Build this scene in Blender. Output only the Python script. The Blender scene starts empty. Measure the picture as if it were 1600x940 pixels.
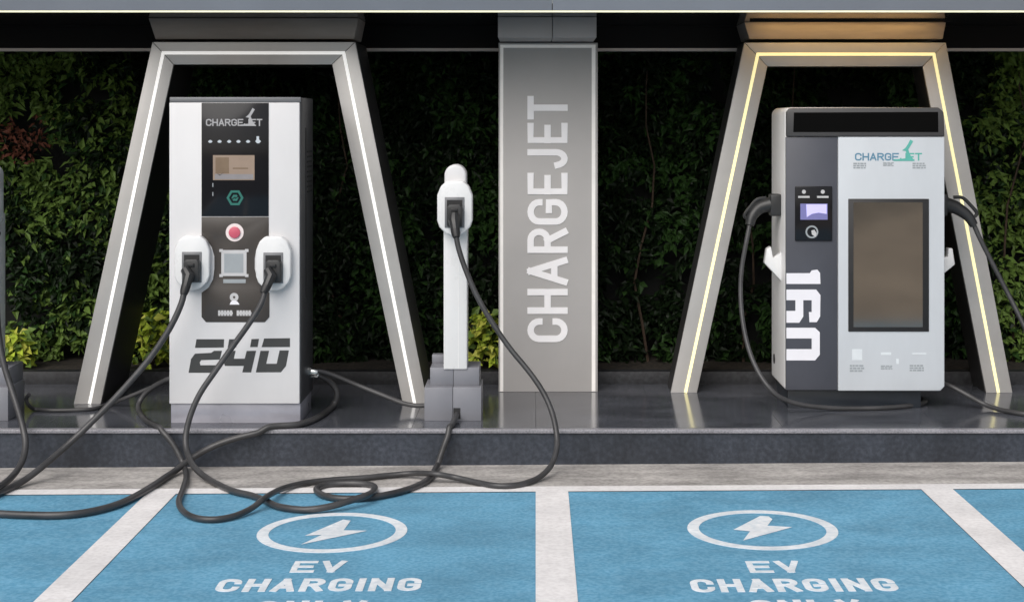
import bpy, bmesh, math, random
import numpy as np
from mathutils import Vector
R = math.radians
rng = np.random.default_rng(7)
random.seed(7)
SC = bpy.context.scene
COL = SC.collection

# ------------------------------------------------------------------ camera, sky, sun, exposure
F, H, VX, VY = 2400.0, 2.21, 837.0, 190.0        # focal length in photo pixels, eye height, axis point in the photo
cam_d = bpy.data.cameras.new('camera')
cam_d.lens, cam_d.sensor_width = 54.0, 36.0
cam_d.shift_x, cam_d.shift_y = (800 - VX) / 1600, -(470 - VY) / 1600
cam_d.clip_end = 600
cam = bpy.data.objects.new('camera', cam_d)
cam.location, cam.rotation_euler = (0, 0, H), (R(90), 0, 0)
COL.objects.link(cam)
SC.camera = cam

SUN_EL, SUN_AZ = 43.0, 204.0                      # azimuth: clockwise from +Y, so 180 = behind the camera
w = bpy.data.worlds.new('World')
SC.world = w
w.use_nodes = True
nt = w.node_tree
bg = nt.nodes['Background']
sky = nt.nodes.new('ShaderNodeTexSky')
sky.sky_type, sky.sun_disc = 'NISHITA', False
sky.sun_elevation, sky.sun_rotation = R(SUN_EL), R(SUN_AZ)
sky.air_density, sky.dust_density, sky.ozone_density = 1.0, 4.0, 1.0
hsv = nt.nodes.new('ShaderNodeHueSaturation')       # thin overcast: a paler sky
hsv.inputs['Saturation'].default_value = 0.45
nt.links.new(sky.outputs[0], hsv.inputs['Color'])
nt.links.new(hsv.outputs[0], bg.inputs[0])
bg.inputs[1].default_value = 0.11
sd = bpy.data.lights.new('sun', 'SUN')
sd.energy, sd.angle, sd.color = 2.2, R(60), (1.0, 0.955, 0.92)
sun = bpy.data.objects.new('sun', sd)
sdir = Vector((math.sin(R(SUN_AZ)) * math.cos(R(SUN_EL)), math.cos(R(SUN_AZ)) * math.cos(R(SUN_EL)), math.sin(R(SUN_EL))))
sun.rotation_euler = sdir.to_track_quat('Z', 'Y').to_euler()
sun.location = (0, -5, 12)
COL.objects.link(sun)
SC.view_settings.view_transform = 'Standard'
SC.view_settings.look = 'None'
SC.view_settings.gamma = 1
SC.view_settings.exposure = 0.0

# ------------------------------------------------------------------ measuring helpers
def X(x, d): return (x - VX) * d / F
def Z(y, d): return H - (y - VY) * d / F
def P(x, y, d): return Vector((X(x, d), d, Z(y, d)))
SLOPE = 0.0061                                    # the forecourt climbs slightly to the right
def gz(x): return SLOPE * x
PLAT = 0.235                                      # platform top

# ------------------------------------------------------------------ materials
def mat(name, col, rough=0.5, metal=0.0, var=0.08, vscale=6.0, bump=0.0, bscale=60.0, emit=0.0, ecol=None, coat=0.0, rvar=0.12, spec=0.5, stretch=None, dist=0.004, back=0.0):
    m = bpy.data.materials.new(name)
    m.use_nodes = True
    t = m.node_tree
    b = t.nodes['Principled BSDF']
    L = t.links.new
    tc = t.nodes.new('ShaderNodeTexCoord')
    src = tc.outputs['Object']
    if stretch:
        mp = t.nodes.new('ShaderNodeMapping'); mp.inputs['Scale'].default_value = stretch
        L(src, mp.inputs[0]); src = mp.outputs[0]
    n = t.nodes.new('ShaderNodeTexNoise')
    n.inputs['Scale'].default_value = vscale; n.inputs['Detail'].default_value = 6; n.inputs['Roughness'].default_value = 0.6
    L(src, n.inputs['Vector'])
    r = t.nodes.new('ShaderNodeValToRGB')
    r.color_ramp.elements[0].position, r.color_ramp.elements[1].position = 0.3, 0.7
    r.color_ramp.elements[0].color = (*[c * (1 - var) for c in col], 1)
    r.color_ramp.elements[1].color = (*[min(1, c * (1 + var)) for c in col], 1)
    L(n.outputs['Fac'], r.inputs[0]); L(r.outputs[0], b.inputs['Base Color'])
    mr = t.nodes.new('ShaderNodeMapRange')
    mr.inputs['To Min'].default_value = max(0.02, rough * (1 - rvar)); mr.inputs['To Max'].default_value = min(1, rough * (1 + rvar))
    L(n.outputs['Fac'], mr.inputs[0]); L(mr.outputs[0], b.inputs['Roughness'])
    b.inputs['Metallic'].default_value = metal
    b.inputs['Specular IOR Level'].default_value = spec
    b.inputs['Coat Weight'].default_value = coat
    if bump:
        n2 = t.nodes.new('ShaderNodeTexNoise'); n2.inputs['Scale'].default_value = bscale; n2.inputs['Detail'].default_value = 8
        L(src, n2.inputs['Vector'])
        bp = t.nodes.new('ShaderNodeBump'); bp.inputs['Strength'].default_value = bump; bp.inputs['Distance'].default_value = dist
        L(n2.outputs['Fac'], bp.inputs['Height']); L(bp.outputs[0], b.inputs['Normal'])
    if emit:
        b.inputs['Emission Color'].default_value = (*(ecol or col), 1)
        b.inputs['Emission Strength'].default_value = emit
    m.diffuse_color = (*col, 1)
    return m

def speckle(name, base, dark, light, rough, scale=220, bump=0.0, big=3.0, spec=0.5, blotch=0.35, stretch=None):
    """granite / concrete / worn paint: fine two-tone grain over broad blotches"""
    m = mat(name, base, rough, var=0.0, bump=bump, bscale=scale, spec=spec)
    t = m.node_tree; b = t.nodes['Principled BSDF']; L = t.links.new
    tc = t.nodes.new('ShaderNodeTexCoord'); src = tc.outputs['Object']
    n1 = t.nodes.new('ShaderNodeTexNoise'); n1.inputs['Scale'].default_value = scale; n1.inputs['Detail'].default_value = 4
    L(src, n1.inputs['Vector'])
    r1 = t.nodes.new('ShaderNodeValToRGB')
    e = r1.color_ramp.elements
    e[0].position, e[1].position = 0.36, 0.66
    e[0].color, e[1].color = (*dark, 1), (*light, 1)
    mid = e.new(0.5); mid.color = (*base, 1)
    L(n1.outputs['Fac'], r1.inputs[0])
    s2 = src
    if stretch:
        mp = t.nodes.new('ShaderNodeMapping'); mp.inputs['Scale'].default_value = stretch; L(src, mp.inputs[0]); s2 = mp.outputs[0]
    n2 = t.nodes.new('ShaderNodeTexNoise'); n2.inputs['Scale'].default_value = big; n2.inputs['Detail'].default_value = 9; n2.inputs['Roughness'].default_value = 0.65
    L(s2, n2.inputs['Vector'])
    r2 = t.nodes.new('ShaderNodeValToRGB')
    r2.color_ramp.elements[0].position, r2.color_ramp.elements[1].position = 0.32, 0.68
    lo, hi = 1 - blotch, 1 + blotch * 0.5
    r2.color_ramp.elements[0].color, r2.color_ramp.elements[1].color = (lo, lo, lo, 1), (hi, hi, hi, 1)
    L(n2.outputs['Fac'], r2.inputs[0])
    mx = t.nodes.new('ShaderNodeMix'); mx.data_type, mx.blend_type = 'RGBA', 'MULTIPLY'
    mx.inputs[0].default_value = 1
    L(r1.outputs[0], mx.inputs[6]); L(r2.outputs[0], mx.inputs[7]); L(mx.outputs[2], b.inputs['Base Color'])
    return m

M = {}
M['asphalt'] = speckle('asphalt', (.055, .054, .053), (.03, .03, .03), (.10, .10, .095), .9, 90, .4)
M['concrete'] = speckle('concrete', (.41, .392, .375), (.34, .325, .31), (.47, .45, .43), .85, 38, .4, 2.2, blotch=.45, stretch=(1, 3, 1))
M['blue_paint'] = speckle('blue_paint', (.138, .355, .52), (.104, .305, .465), (.178, .405, .575), .66, 46, .6, 1.7, spec=.25, blotch=.22, stretch=(1.0, 1.4, 1))
M['white_paint'] = speckle('white_paint', (.79, .775, .775), (.73, .715, .715), (.83, .82, .82), .7, 40, .2, 2.4, blotch=.14)
M['mark_paint'] = speckle('mark_paint', (.74, .79, .83), (.66, .73, .79), (.82, .85, .88), .7, 26, .12, 5.0, blotch=.14)
M['granite'] = speckle('polished_granite', (.088, .094, .112), (.064, .070, .083), (.125, .133, .155), .14, 60, 0, 1.8, spec=1.0, blotch=.45, stretch=(1, 2.5, 1))
M['granite'].node_tree.nodes['Principled BSDF'].inputs['IOR'].default_value = 1.75
M['kerb_granite'] = speckle('kerb_granite', (.034, .041, .055), (.025, .031, .042), (.048, .056, .073), .42, 34, .15, 2.5, blotch=.5, stretch=(1, 1, .35))
M['planter_stone'] = speckle('planter_stone', (.020, .021, .024), (.012, .012, .015), (.032, .034, .038), .6, 40, .1)
M['reflection_brown'] = speckle('reflection_brown', (.42, .335, .255), (.35, .28, .21), (.49, .40, .31), .85, 40, .2, .35, blotch=.4)
M['nosing'] = speckle('nosing_stone', (.26, .26, .285), (.19, .19, .21), (.34, .34, .37), .3, 90, 0, 4, blotch=.25)
M['soil'] = speckle('soil', (.03, .024, .018), (.012, .01, .008), (.06, .05, .035), .95, 40, .8)
M['fascia'] = mat('fascia_panel', (.20, .225, .265), .38, .15, .06, 1.2, rvar=.25, coat=.1)
M['black_panel'] = mat('black_panel', (.006, .006, .006), .5, 0, .2, 2, spec=.15)
M['soffit_gloss'] = mat('soffit_gloss', (.008, .008, .008), .10, 0, .2, 2, spec=.6)
M['black_wall'] = mat('black_wall', (.008, .009, .008), .9, 0, .3, 3, bump=.3)
M['trim'] = mat('steel_trim', (.62, .56, .52), .4, .2, .1, 4)
M['cove'] = mat('cove_panel', (.30, .262, .235), .42, .1, .1, 3, stretch=(1, 1, 6))
M['frame_face'] = mat('brushed_panel', (.48, .47, .455), .40, .25, .07, 3, stretch=(1, 1, 1), rvar=.2)
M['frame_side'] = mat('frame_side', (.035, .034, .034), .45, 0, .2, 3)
M['pillar'] = mat('pillar_panel', (.425, .412, .402), .55, 0, .06, 1.4, rvar=.2)
M['header_panel'] = mat('header_panel', (.36, .335, .325), .6, 0, .05, 2)
M['letter'] = mat('letter_acrylic', (.88, .87, .88), .6, 0, .03)
M['led_cool'] = mat('led_cool', (.9, .9, .88), .4, emit=.42, ecol=(1, .97, .93))
M['led_warm'] = mat('led_warm', (.9, .84, .5), .4, emit=.66, ecol=(1, .89, .44))
M['led_line'] = mat('led_line', (.85, .83, .62), .4, emit=.28, ecol=(1, .95, .62))
M['led_pillar'] = mat('led_pillar', (.85, .83, .80), .4, emit=.07, ecol=(1, .95, .88))
M['cove_lamp'] = mat('cove_lamp', (.9, .6, .3), .4, emit=27, ecol=(1, .60, .20))
M['white'] = mat('white_powder_coat', (.66, .66, .67), .36, 0, .045, 3, bump=.04, bscale=500, coat=.1, stretch=(1, 1, .35))
M['white_plastic'] = mat('white_plastic', (.70, .71, .715), .28, 0, .02, 8, coat=.2)
M['cool_white'] = mat('cool_white_coat', (.53, .565, .60), .34, 0, .05, 3, coat=.1, stretch=(1, 1, .4))
M['side_grey'] = mat('pale_side_panel', (.86, .855, .85), .4, 0, .05, 4, stretch=(1, 1, .4))
M['charcoal'] = mat('charcoal_coat', (.055, .056, .06), .4, 0, .12, 4)
M['trim_grey'] = mat('grey_trim', (.16, .165, .175), .4, .2, .08, 4)
M['strip'] = mat('slate_coat', (.062, .066, .082), .42, 0, .08, 4)
M['visor'] = mat('visor_grey', (.052, .051, .052), .4, 0, .1, 4)
M['plinth'] = mat('plinth_grey', (.34, .34, .385), .28, .2, .12, 5)
M['plinth_dark'] = mat('plinth_dark', (.022, .027, .035), .35, 0, .15, 5)
M['gloss_black'] = mat('black_glass', (.010, .010, .012), .12, 0, .05, spec=.3)
M['visor_glass'] = mat('visor_glass', (.003, .003, .003), .5, 0, .05, spec=.04)
M['brown_panel'] = mat('brown_black_panel', (.052, .045, .040), .38, 0, .12, 5)
M['display'] = mat('display_glass', (.062, .050, .036), .07, 0, .28, 2.4, stretch=(1, 1, 1.6), bump=.012, bscale=2.2, dist=.01)
M['display'].node_tree.nodes['Principled BSDF'].inputs['IOR'].default_value = 2.4
M['black'] = mat('black_rubber', (.014, .014, .015), .5, 0, .2, 10)
M['plug'] = mat('plug_black', (.022, .023, .024), .42, 0, .2, 12)
M['cable'] = mat('cable_rubber', (.046, .046, .048), .40, 0, .35, 5, bump=.15, bscale=80)
M['ink_dark'] = mat('dark_vinyl', (.040, .042, .042), .45, 0, .08)
M['ink_white'] = mat('white_vinyl', (.78, .78, .83), .45, 0, .03)
M['ink_pale'] = mat('pale_print', (.50, .50, .51), .5, 0, .06)
M['ink_logo'] = mat('logo_print', (.38, .38, .395), .5, 0, .06)
M['ink_grey'] = mat('grey_print', (.30, .33, .35), .5, 0, .08)
M['ink_faint'] = mat('faint_print', (.66, .71, .745), .5, 0, .06)
M['ink_teal'] = mat('teal_print', (.10, .42, .36), .45, 0, .1)
M['ink_blue'] = mat('steel_blue_print', (.11, .25, .36), .45, 0, .1)
M['icon'] = mat('icon_light', (.42, .46, .5), .4, emit=.12, ecol=(.8, .9, 1))
M['lcd_tan'] = mat('lcd_tan', (.27, .205, .16), .18, 0, .08, 9, emit=.04, ecol=(1, .8, .65))
M['lcd_brown'] = mat('lcd_brown', (.20, .145, .10), .18, 0, .1, 9)
M['lcd_grey'] = mat('lcd_grey', (.26, .25, .26), .18, 0, .1, 9)
M['lcd_lilac'] = mat('lcd_lilac', (.45, .42, .75), .2, 0, .05, 9, emit=.40, ecol=(.62, .60, 1))
M['lcd_dim'] = mat('lcd_dim', (.16, .16, .34), .2, 0, .05, 9, emit=.10, ecol=(.4, .4, 1))
M['green_ring'] = mat('green_ring', (.02, .13, .11), .35, 0, .08, emit=.03, ecol=(.1, .9, .6))
M['button_red'] = mat('button_red', (.55, .10, .15), .35, 0, .05)
M['button_ring'] = mat('button_ring', (.78, .70, .69), .4, 0, .03)
M['base_grey'] = mat('base_box_grey', (.205, .21, .235), .45, .1, .06, 6)
M['chrome'] = mat('gland_metal', (.75, .76, .74), .22, 1.0, .05)
M['bark'] = mat('vine_bark', (.055, .035, .022), .9, 0, .3, 14, bump=.5)

def leafmat(name, col, rough=.42, trans=.25):
    m = mat(name, col, rough, 0, .35, 7.0, spec=.14)
    b = m.node_tree.nodes['Principled BSDF']
    b.inputs['Subsurface Weight'].default_value = 0.0
    return m
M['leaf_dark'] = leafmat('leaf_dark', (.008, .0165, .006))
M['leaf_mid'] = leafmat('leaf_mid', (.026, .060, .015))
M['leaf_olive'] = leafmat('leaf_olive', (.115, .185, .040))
M['leaf_red'] = leafmat('leaf_red', (.17, .062, .040))
M['leaf_lime'] = leafmat('leaf_lime', (.36, .46, .05))
M['leaf_yellow'] = leafmat('leaf_yellow', (.50, .52, .09))

# ------------------------------------------------------------------ mesh builder
class MB:
    def __init__(s):
        s.bm = bmesh.new()
        s.mats = []
    def mi(s, m):
        if m not in s.mats: s.mats.append(m)
        return s.mats.index(m)
    def add(s, tb, m, bev=0.0, seg=2):
        bmesh.ops.recalc_face_normals(tb, faces=tb.faces)
        if bev > 0:
            ed = [e for e in tb.edges if len(e.link_faces) == 2 and e.calc_face_angle(0) > 0.45]
            bmesh.ops.bevel(tb, geom=ed, offset=bev, segments=seg, affect='EDGES', profile=0.5, clamp_overlap=True)
        i = s.mi(m)
        for f in tb.faces: f.material_index = i
        me = bpy.data.meshes.new('tmp'); tb.to_mesh(me); tb.free()
        s.bm.from_mesh(me); bpy.data.meshes.remove(me)
        return s
    def box(s, m, x0, x1, y0, y1, z0, z1, bev=0.0, seg=2):
        tb = bmesh.new()
        v = [tb.verts.new((x, y, z)) for x in (x0, x1) for y in (y0, y1) for z in (z0, z1)]
        for f in ((0, 1, 3, 2), (4, 6, 7, 5), (0, 4, 5, 1), (2, 3, 7, 6), (0, 2, 6, 4), (1, 5, 7, 3)):
            tb.faces.new([v[k] for k in f])
        return s.add(tb, m, bev, seg)
    def prism(s, m, pts, y0, y1, bev=0.0, seg=2):
        """pts: (x, z) outline, extruded from depth y0 to y1"""
        tb = bmesh.new()
        a = [tb.verts.new((p[0], y0, p[1])) for p in pts]
        b = [tb.verts.new((p[0], y1, p[1])) for p in pts]
        tb.faces.new(a); tb.faces.new(b[::-1])
        n = len(pts)
        for k in range(n): tb.faces.new([a[k], b[k], b[(k + 1) % n], a[(k + 1) % n]])
        return s.add(tb, m, bev, seg)
    def hull2(s, m, A, B):
        """loft between two equally long loops of 3D points, capped"""
        tb = bmesh.new()
        a = [tb.verts.new(p) for p in A]; b = [tb.verts.new(p) for p in B]
        n = len(a)
        tb.faces.new(a); tb.faces.new(b[::-1])
        for k in range(n): tb.faces.new([a[k], b[k], b[(k + 1) % n], a[(k + 1) % n]])
        return s.add(tb, m)
    def tube(s, m, pts, r, seg=12):
        pts = [Vector(p) for p in pts]
        rr = r if isinstance(r, (list, tuple)) else [r] * len(pts)
        tb = bmesh.new(); rings = []
        up = Vector((0.12, 0.31, 0.94)).normalized()
        n = None
        for k, p in enumerate(pts):
            t = (pts[min(k + 1, len(pts) - 1)] - pts[max(k - 1, 0)])
            t = t.normalized() if t.length > 1e-9 else Vector((0, 0, 1))
            if n is None:
                n = up.cross(t)
                if n.length < .1: n = Vector((1, 0, 0)).cross(t)
                n.normalize()
            else:
                n = (n - t * n.dot(t)).normalized()
            bb = t.cross(n)
            rings.append([tb.verts.new(p + (n * math.cos(q) + bb * math.sin(q)) * rr[k]) for q in [2 * math.pi * j / seg for j in range(seg)]])
        for k in range(len(rings) - 1):
            for j in range(seg):
                tb.faces.new([rings[k][j], rings[k][(j + 1) % seg], rings[k + 1][(j + 1) % seg], rings[k + 1][j]])
        tb.faces.new(rings[0][::-1]); tb.faces.new(rings[-1])
        return s.add(tb, m)
    def ring(s, m, cx, cz, ro, ri, y0, y1, n=32, rot=0.0):
        tb = bmesh.new(); q = []
        for r_, y in ((ro, y0), (ri, y0), (ro, y1), (ri, y1)):
            q.append([tb.verts.new((cx + r_ * math.cos(rot + 2 * math.pi * k / n), y, cz + r_ * math.sin(rot + 2 * math.pi * k / n))) for k in range(n)])
        for k in range(n):
            j = (k + 1) % n
            tb.faces.new([q[0][k], q[0][j], q[1][j], q[1][k]]); tb.faces.new([q[2][j], q[2][k], q[3][k], q[3][j]])
            tb.faces.new([q[0][j], q[0][k], q[2][k], q[2][j]]); tb.faces.new([q[1][k], q[1][j], q[3][j], q[3][k]])
        return s.add(tb, m)
    def disc(s, m, cx, cz, r, y0, y1, n=32, bev=0.0):
        return s.prism(m, [(cx + r * math.cos(2 * math.pi * k / n), cz + r * math.sin(2 * math.pi * k / n)) for k in range(n)], y0, y1, bev)
    def strokes(s, m, lines, t, fn, th, cap=True, step=0.0004):
        """2D centre lines widened to t, thickened by th; fn(a, b, h) -> 3D"""
        for i, ln in enumerate(lines):
            pts = [Vector((p[0], p[1])) for p in ln]
            closed = (pts[0] - pts[-1]).length < 1e-6
            if closed: pts = pts[:-1]
            n = len(pts)
            if cap and not closed:
                pts[0] = pts[0] + (pts[0] - pts[1]).normalized() * t / 2
                pts[-1] = pts[-1] + (pts[-1] - pts[-2]).normalized() * t / 2
            Lp, Rp = [], []
            for k in range(n):
                d0 = (pts[k] - pts[k - 1]).normalized() if (k > 0 or closed) else None
                d1 = (pts[(k + 1) % n] - pts[k]).normalized() if (k < n - 1 or closed) else None
                d0 = d0 or d1; d1 = d1 or d0
                n0, n1 = Vector((-d0.y, d0.x)), Vector((-d1.y, d1.x))
                mv = n0 + n1
                mv = mv.normalized() if mv.length > 1e-6 else n0
                c = max(.78, mv.dot(n0))
                Lp.append(pts[k] + mv * (t / 2 / c)); Rp.append(pts[k] - mv * (t / 2 / c))
            tb = bmesh.new(); h = th + step * i
            V = [[tb.verts.new(fn(q[k].x, q[k].y, hh)) for q, hh in ((Lp, h), (Rp, h), (Rp, 0), (Lp, 0))] for k in range(n)]
            for k in range(n if closed else n - 1):
                a, b = V[k], V[(k + 1) % n]
                for e in range(4): tb.faces.new([a[e], a[(e + 1) % 4], b[(e + 1) % 4], b[e]])
            if not closed:
                tb.faces.new(V[0]); tb.faces.new(V[-1][::-1])
            s.add(tb, m)
        return s
    def build(s, name, parent=None, loc=None, smooth=True, ang=32):
        """link as one mesh object; geometry is given in world space"""
        me = bpy.data.meshes.new(name)
        L = Vector(loc) if loc is not None else (WL[parent.name] if parent else Vector((0, 0, 0)))
        for v in s.bm.verts: v.co -= L
        s.bm.to_mesh(me); s.bm.free()
        for m in s.mats: me.materials.append(M[m])
        if smooth:
            me.polygons.foreach_set('use_smooth', [True] * len(me.polygons))
            me.set_sharp_from_angle(angle=R(ang))
        o = bpy.data.objects.new(name, me)
        COL.objects.link(o)
        if parent: o.parent = parent
        else: o.location = L
        WL[o.name] = L
        return o
WL = {}

def tag(o, label=None, cat=None, group=None, kind=None):
    for k, v in (('label', label), ('category', cat), ('group', group), ('kind', kind)):
        if v: o[k] = v
    return o
def thing(name, label, cat, loc, group=None):
    o = bpy.data.objects.new(name, None)
    o.location = loc
    o.empty_display_size = .2
    COL.objects.link(o)
    WL[o.name] = Vector(loc)
    return tag(o, label, cat, group)
def copy_tree(o, loc, label):
    c = o.copy(); COL.objects.link(c); c.location = loc; c['label'] = label
    WL[c.name] = Vector(loc)
    for a in list(o.children):
        b = a.copy(); COL.objects.link(b); b.parent = c
        for g in list(a.children):
            e = g.copy(); COL.objects.link(e); e.parent = b
    return c

# ------------------------------------------------------------------ lettering
def arc(cx, cy, rx, ry, a0, a1, n=10):
    return [(cx + rx * math.cos(R(a0 + (a1 - a0) * k / n)), cy + ry * math.sin(R(a0 + (a1 - a0) * k / n))) for k in range(n + 1)]
def glyph(c, ky=.25):
    g = {
        'C': [[(1, .74)] + arc(.5, 1 - ky, .5, ky, 0, 180) + arc(.5, ky, .5, ky, 180, 360) + [(1, .26)]],
        'G': [[(1, .74)] + arc(.5, 1 - ky, .5, ky, 0, 180) + arc(.5, ky, .5, ky, 180, 360) + [(1, .46), (.6, .46)]],
        'O': [arc(.5, 1 - ky, .5, ky, 0, 180) + arc(.5, ky, .5, ky, 180, 360) + [(1, 1 - ky)]],
        'H': [[(0, 0), (0, 1)], [(1, 0), (1, 1)], [(0, .5), (1, .5)]],
        'A': [[(0, 0), (.5, 1)], [(.5, 1), (1, 0)], [(.2, .30), (.8, .30)]],
        'R': [[(0, 0), (0, 1)], [(0, 1), (.55, 1)] + arc(.55, .75, .45, .25, 90, -90)[1:] + [(0, .5)], [(.52, .5), (1, 0)]],
        'E': [[(1, 1), (0, 1), (0, 0), (1, 0)], [(0, .5), (.86, .5)]],
        'J': [[(1, 1), (1, ky)] + arc(.5, ky, .5, ky, 0, -170)[1:]],
        'T': [[(0, 1), (1, 1)], [(.5, 0), (.5, 1)]],
        'I': [[(.5, 0), (.5, 1)]],
        'N': [[(0, 0), (0, 1)], [(.06, .94), (.94, .06)], [(1, 0), (1, 1)]],
        'V': [[(0, 1), (.5, 0)], [(.5, 0), (1, 1)]],
        'L': [[(0, 1), (0, 0), (1, 0)]],
        'Y': [[(0, 1), (.5, .45), (1, 1)], [(.5, .45), (.5, 0)]],
    }
    return g[c]
def letter(mb, m, c, a0, a1, b0, b1, t, fn, th):
    """one letter filling the box a0..a1 (reading direction) by b0..b1 (letter up)"""
    W, Hh = (a1 - a0) - t, (b1 - b0) - t
    lines = [[(a0 + t / 2 + u * W, b0 + t / 2 + v * Hh) for u, v in ln] for ln in glyph(c)]
    mb.strokes(m, lines, t, fn, th)
def word(mb, m, text, a0, a1, b0, b1, t, fn, th, gap=.16):
    units = [(.35 if c == 'I' else 1.0) for c in text]
    g = gap
    tot = sum(units) + g * (len(text) - 1)
    k = (a1 - a0) / tot
    a = a0
    for c, u in zip(text, units):
        letter(mb, m, c, a, a + u * k, b0, b1, t, fn, th)
        a += (u + g) * k

# ================================================================== SETTING
def sheet(name, m, x0, x1, y0, y1, lift, kind='structure', nx=1):
    mb = MB()
    tb = bmesh.new()
    for k in range(nx):
        a, b = x0 + (x1 - x0) * k / nx, x0 + (x1 - x0) * (k + 1) / nx
        tb.faces.new([tb.verts.new((x, y, gz(x) + lift)) for x, y in ((a, y0), (b, y0), (b, y1), (a, y1))])
    bmesh.ops.remove_doubles(tb, verts=tb.verts, dist=1e-5)
    mb.add(tb, m)
    o = mb.build(name, smooth=False)
    if o.data.polygons[0].normal.z < 0: o.data.flip_normals()
    return tag(o, kind=kind)

D_LINE0, D_LINE1 = 9.155, 9.285      # white line along the head of the bays
D_KERB = 9.885
sheet('ground', 'asphalt', -150, 150, -150, 200, 0)
tb = bmesh.new()                                  # unseen brown ground added behind the bays, edge angled for the screen's reflection
tb.faces.new([tb.verts.new((x, y, gz(x) + .004)) for x, y in ((.35, 4.19), (28.3, -60), (40, -60), (40, 4.19))])
mb = MB(); mb.add(tb, 'reflection_brown'); o = mb.build('reflection_ground', smooth=False)
if o.data.polygons[0].normal.z < 0: o.data.flip_normals()
tag(o, kind='structure')
sheet('pavement', 'concrete', -12, 12, D_LINE1, D_KERB + .1, .004)
sheet('road_line', 'white_paint', -12, 12, D_LINE0, D_LINE1, .008)
LINES = [(-4.66, -4.48), (-2.322, -2.145), (0.0, .194), (2.298, 2.486), (4.62, 4.81)]
BAY_END = 4.2
for a, b in LINES:
    sheet('bay_line', 'white_paint', a, b, BAY_END, D_LINE0, .008)
bays = []
for k in range(4):
    bays.append(sheet('parking_bay', 'blue_paint', LINES[k][1], LINES[k + 1][0], BAY_END, D_LINE0, .004))
def ground_fn(a, b, h): return Vector((a, b, gz(a) + .0045 + h))
BOLTS = ([(476, 836), (536, 811), (548, 812.5), (537, 827.5), (574, 828.5), (470, 849.5), (503, 834.5)],
         [(1146, 830.5), (1188, 809), (1201, 810), (1207, 814.5), (1199, 824.5), (1238, 827), (1161, 847.5), (1172, 833)])
for bay, cx, BOLT, tx, ty in ((bays[1], -1.097, BOLTS[0], 0, 0), (bays[2], 1.223, BOLTS[1], -.062, -.05)):
    cy, rr = 8.29, .372
    mb = MB()
    mb.strokes('mark_paint', [[(cx + rr * math.cos(2 * math.pi * k / 56), cy + rr * math.sin(2 * math.pi * k / 56)) for k in range(57)]], .062, ground_fn, .002)
    pts = []
    for x, y in BOLT:
        d = H * F / (y - VY)
        pts.append((X(x, d), d))
    tb = bmesh.new()
    tb.faces.new([tb.verts.new((x, y, gz(x) + .0065)) for x, y in pts[::-1]])
    bmesh.ops.triangulate(tb, faces=tb.faces)
    for f in tb.faces:
        f.normal_update()
        if f.normal.z < 0: f.normal_flip()
    me = bpy.data.meshes.new('tmp'); tb.to_mesh(me); tb.free(); mb.bm.from_mesh(me)
    mb.build('symbol', bay, smooth=False)
    mb = MB()
    cx += tx
    word(mb, 'mark_paint', 'EV', cx - .115, cx + .148, 7.545 + ty, 7.74 + ty, .034, ground_fn, .002, .20)
    word(mb, 'mark_paint', 'CHARGING', cx - .425, cx + .55, 7.24 + ty, 7.44 + ty, .035, ground_fn, .002, .20)
    word(mb, 'mark_paint', 'ONLY', cx - .185, cx + .32, 6.88, 7.095 + ty * .6, .036, ground_fn, .002, .24)
    mb.build('lettering', bay, smooth=False)

# platform the equipment stands on: dark kerb face, pale nosing, polished slabs
mb = MB()
D_BACK = 11.56
mb.box('kerb_granite', -12, 12, D_KERB, 12.6, -.2, PLAT - .027)
plat = tag(mb.build('platform', smooth=False), kind='structure')
mb = MB(); mb.box('nosing', -12, 12, D_KERB - .018, D_KERB + .03, PLAT - .027, PLAT, .006)
mb.build('nosing', plat)
mb = MB()
xs = [-12 + .8 * k for k in range(31)]
for k in range(30):
    mb.box('granite', xs[k] + .0008, xs[k + 1] - .0008, D_KERB + .031, D_BACK, PLAT - .02, PLAT, .0006, 1)
mb.build('paving', plat)

# planter kerb, soil
mb = MB(); mb.box('planter_stone', -12, 12, D_BACK, D_BACK + .12, PLAT - .02, .33, .006)
tag(mb.build('planter_kerb', smooth=True), kind='structure')
mb = MB(); mb.box('soil', -12, 12, D_BACK + .12, 12.45, PLAT - .02, .315)
tag(mb.build('planting_soil', smooth=False), kind='structure')
mb = MB(); mb.box('black_wall', -12, 12, 12.45, 12.6, 0, 3.0)
tag(mb.build('back_wall', loc=(0, 12.5, 0), smooth=False), 'black wall hidden behind the dark leafy hedge', 'wall')

# canopy
SOF = 2.935
D_FAS = 10.2
can = thing('canopy', 'blue grey canopy across the top with a thin lit line along its lower edge', 'canopy', (0, D_FAS, SOF))
sx = X(863, D_FAS)
for a, b in ((-12, sx - 3.9), (sx - 3.9, sx), (sx, sx + 3.9), (sx + 3.9, 12)):
    mb = MB(); mb.box('fascia', a + .0025, b - .0025, D_FAS, D_FAS + .03, SOF + .012, 3.9, .003)
    mb.build('fascia_panel', can)
mb = MB(); mb.box('led_line', -12, 12, D_FAS + .002, D_FAS + .028, SOF, SOF + .011)
mb.build('light_strip', can, smooth=False)
mb = MB(); mb.box('soffit_gloss', -12, 12, D_FAS + .031, 12.6, SOF + .004, SOF + .06)
mb.box('black_panel', -12, 12, D_FAS + .034, 12.6, 3.80, 3.88)
mb.build('soffit', can, smooth=False)
D_BEAM = 11.75
BZ = H + 112 * D_BEAM / F
mb = MB(); mb.box('black_panel', -12, 12, D_BEAM, D_BEAM + .1, BZ + .012, SOF + .003)
mb.build('beam', can, smooth=False)
mb = MB(); mb.box('trim', -12, 12, D_BEAM - .012, D_BEAM + .1, BZ - .010, BZ + .011)
mb.build('beam_trim', can, smooth=False)
DL, DR = 10.75, 11.20               # front planes of the left and right light frames
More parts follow.
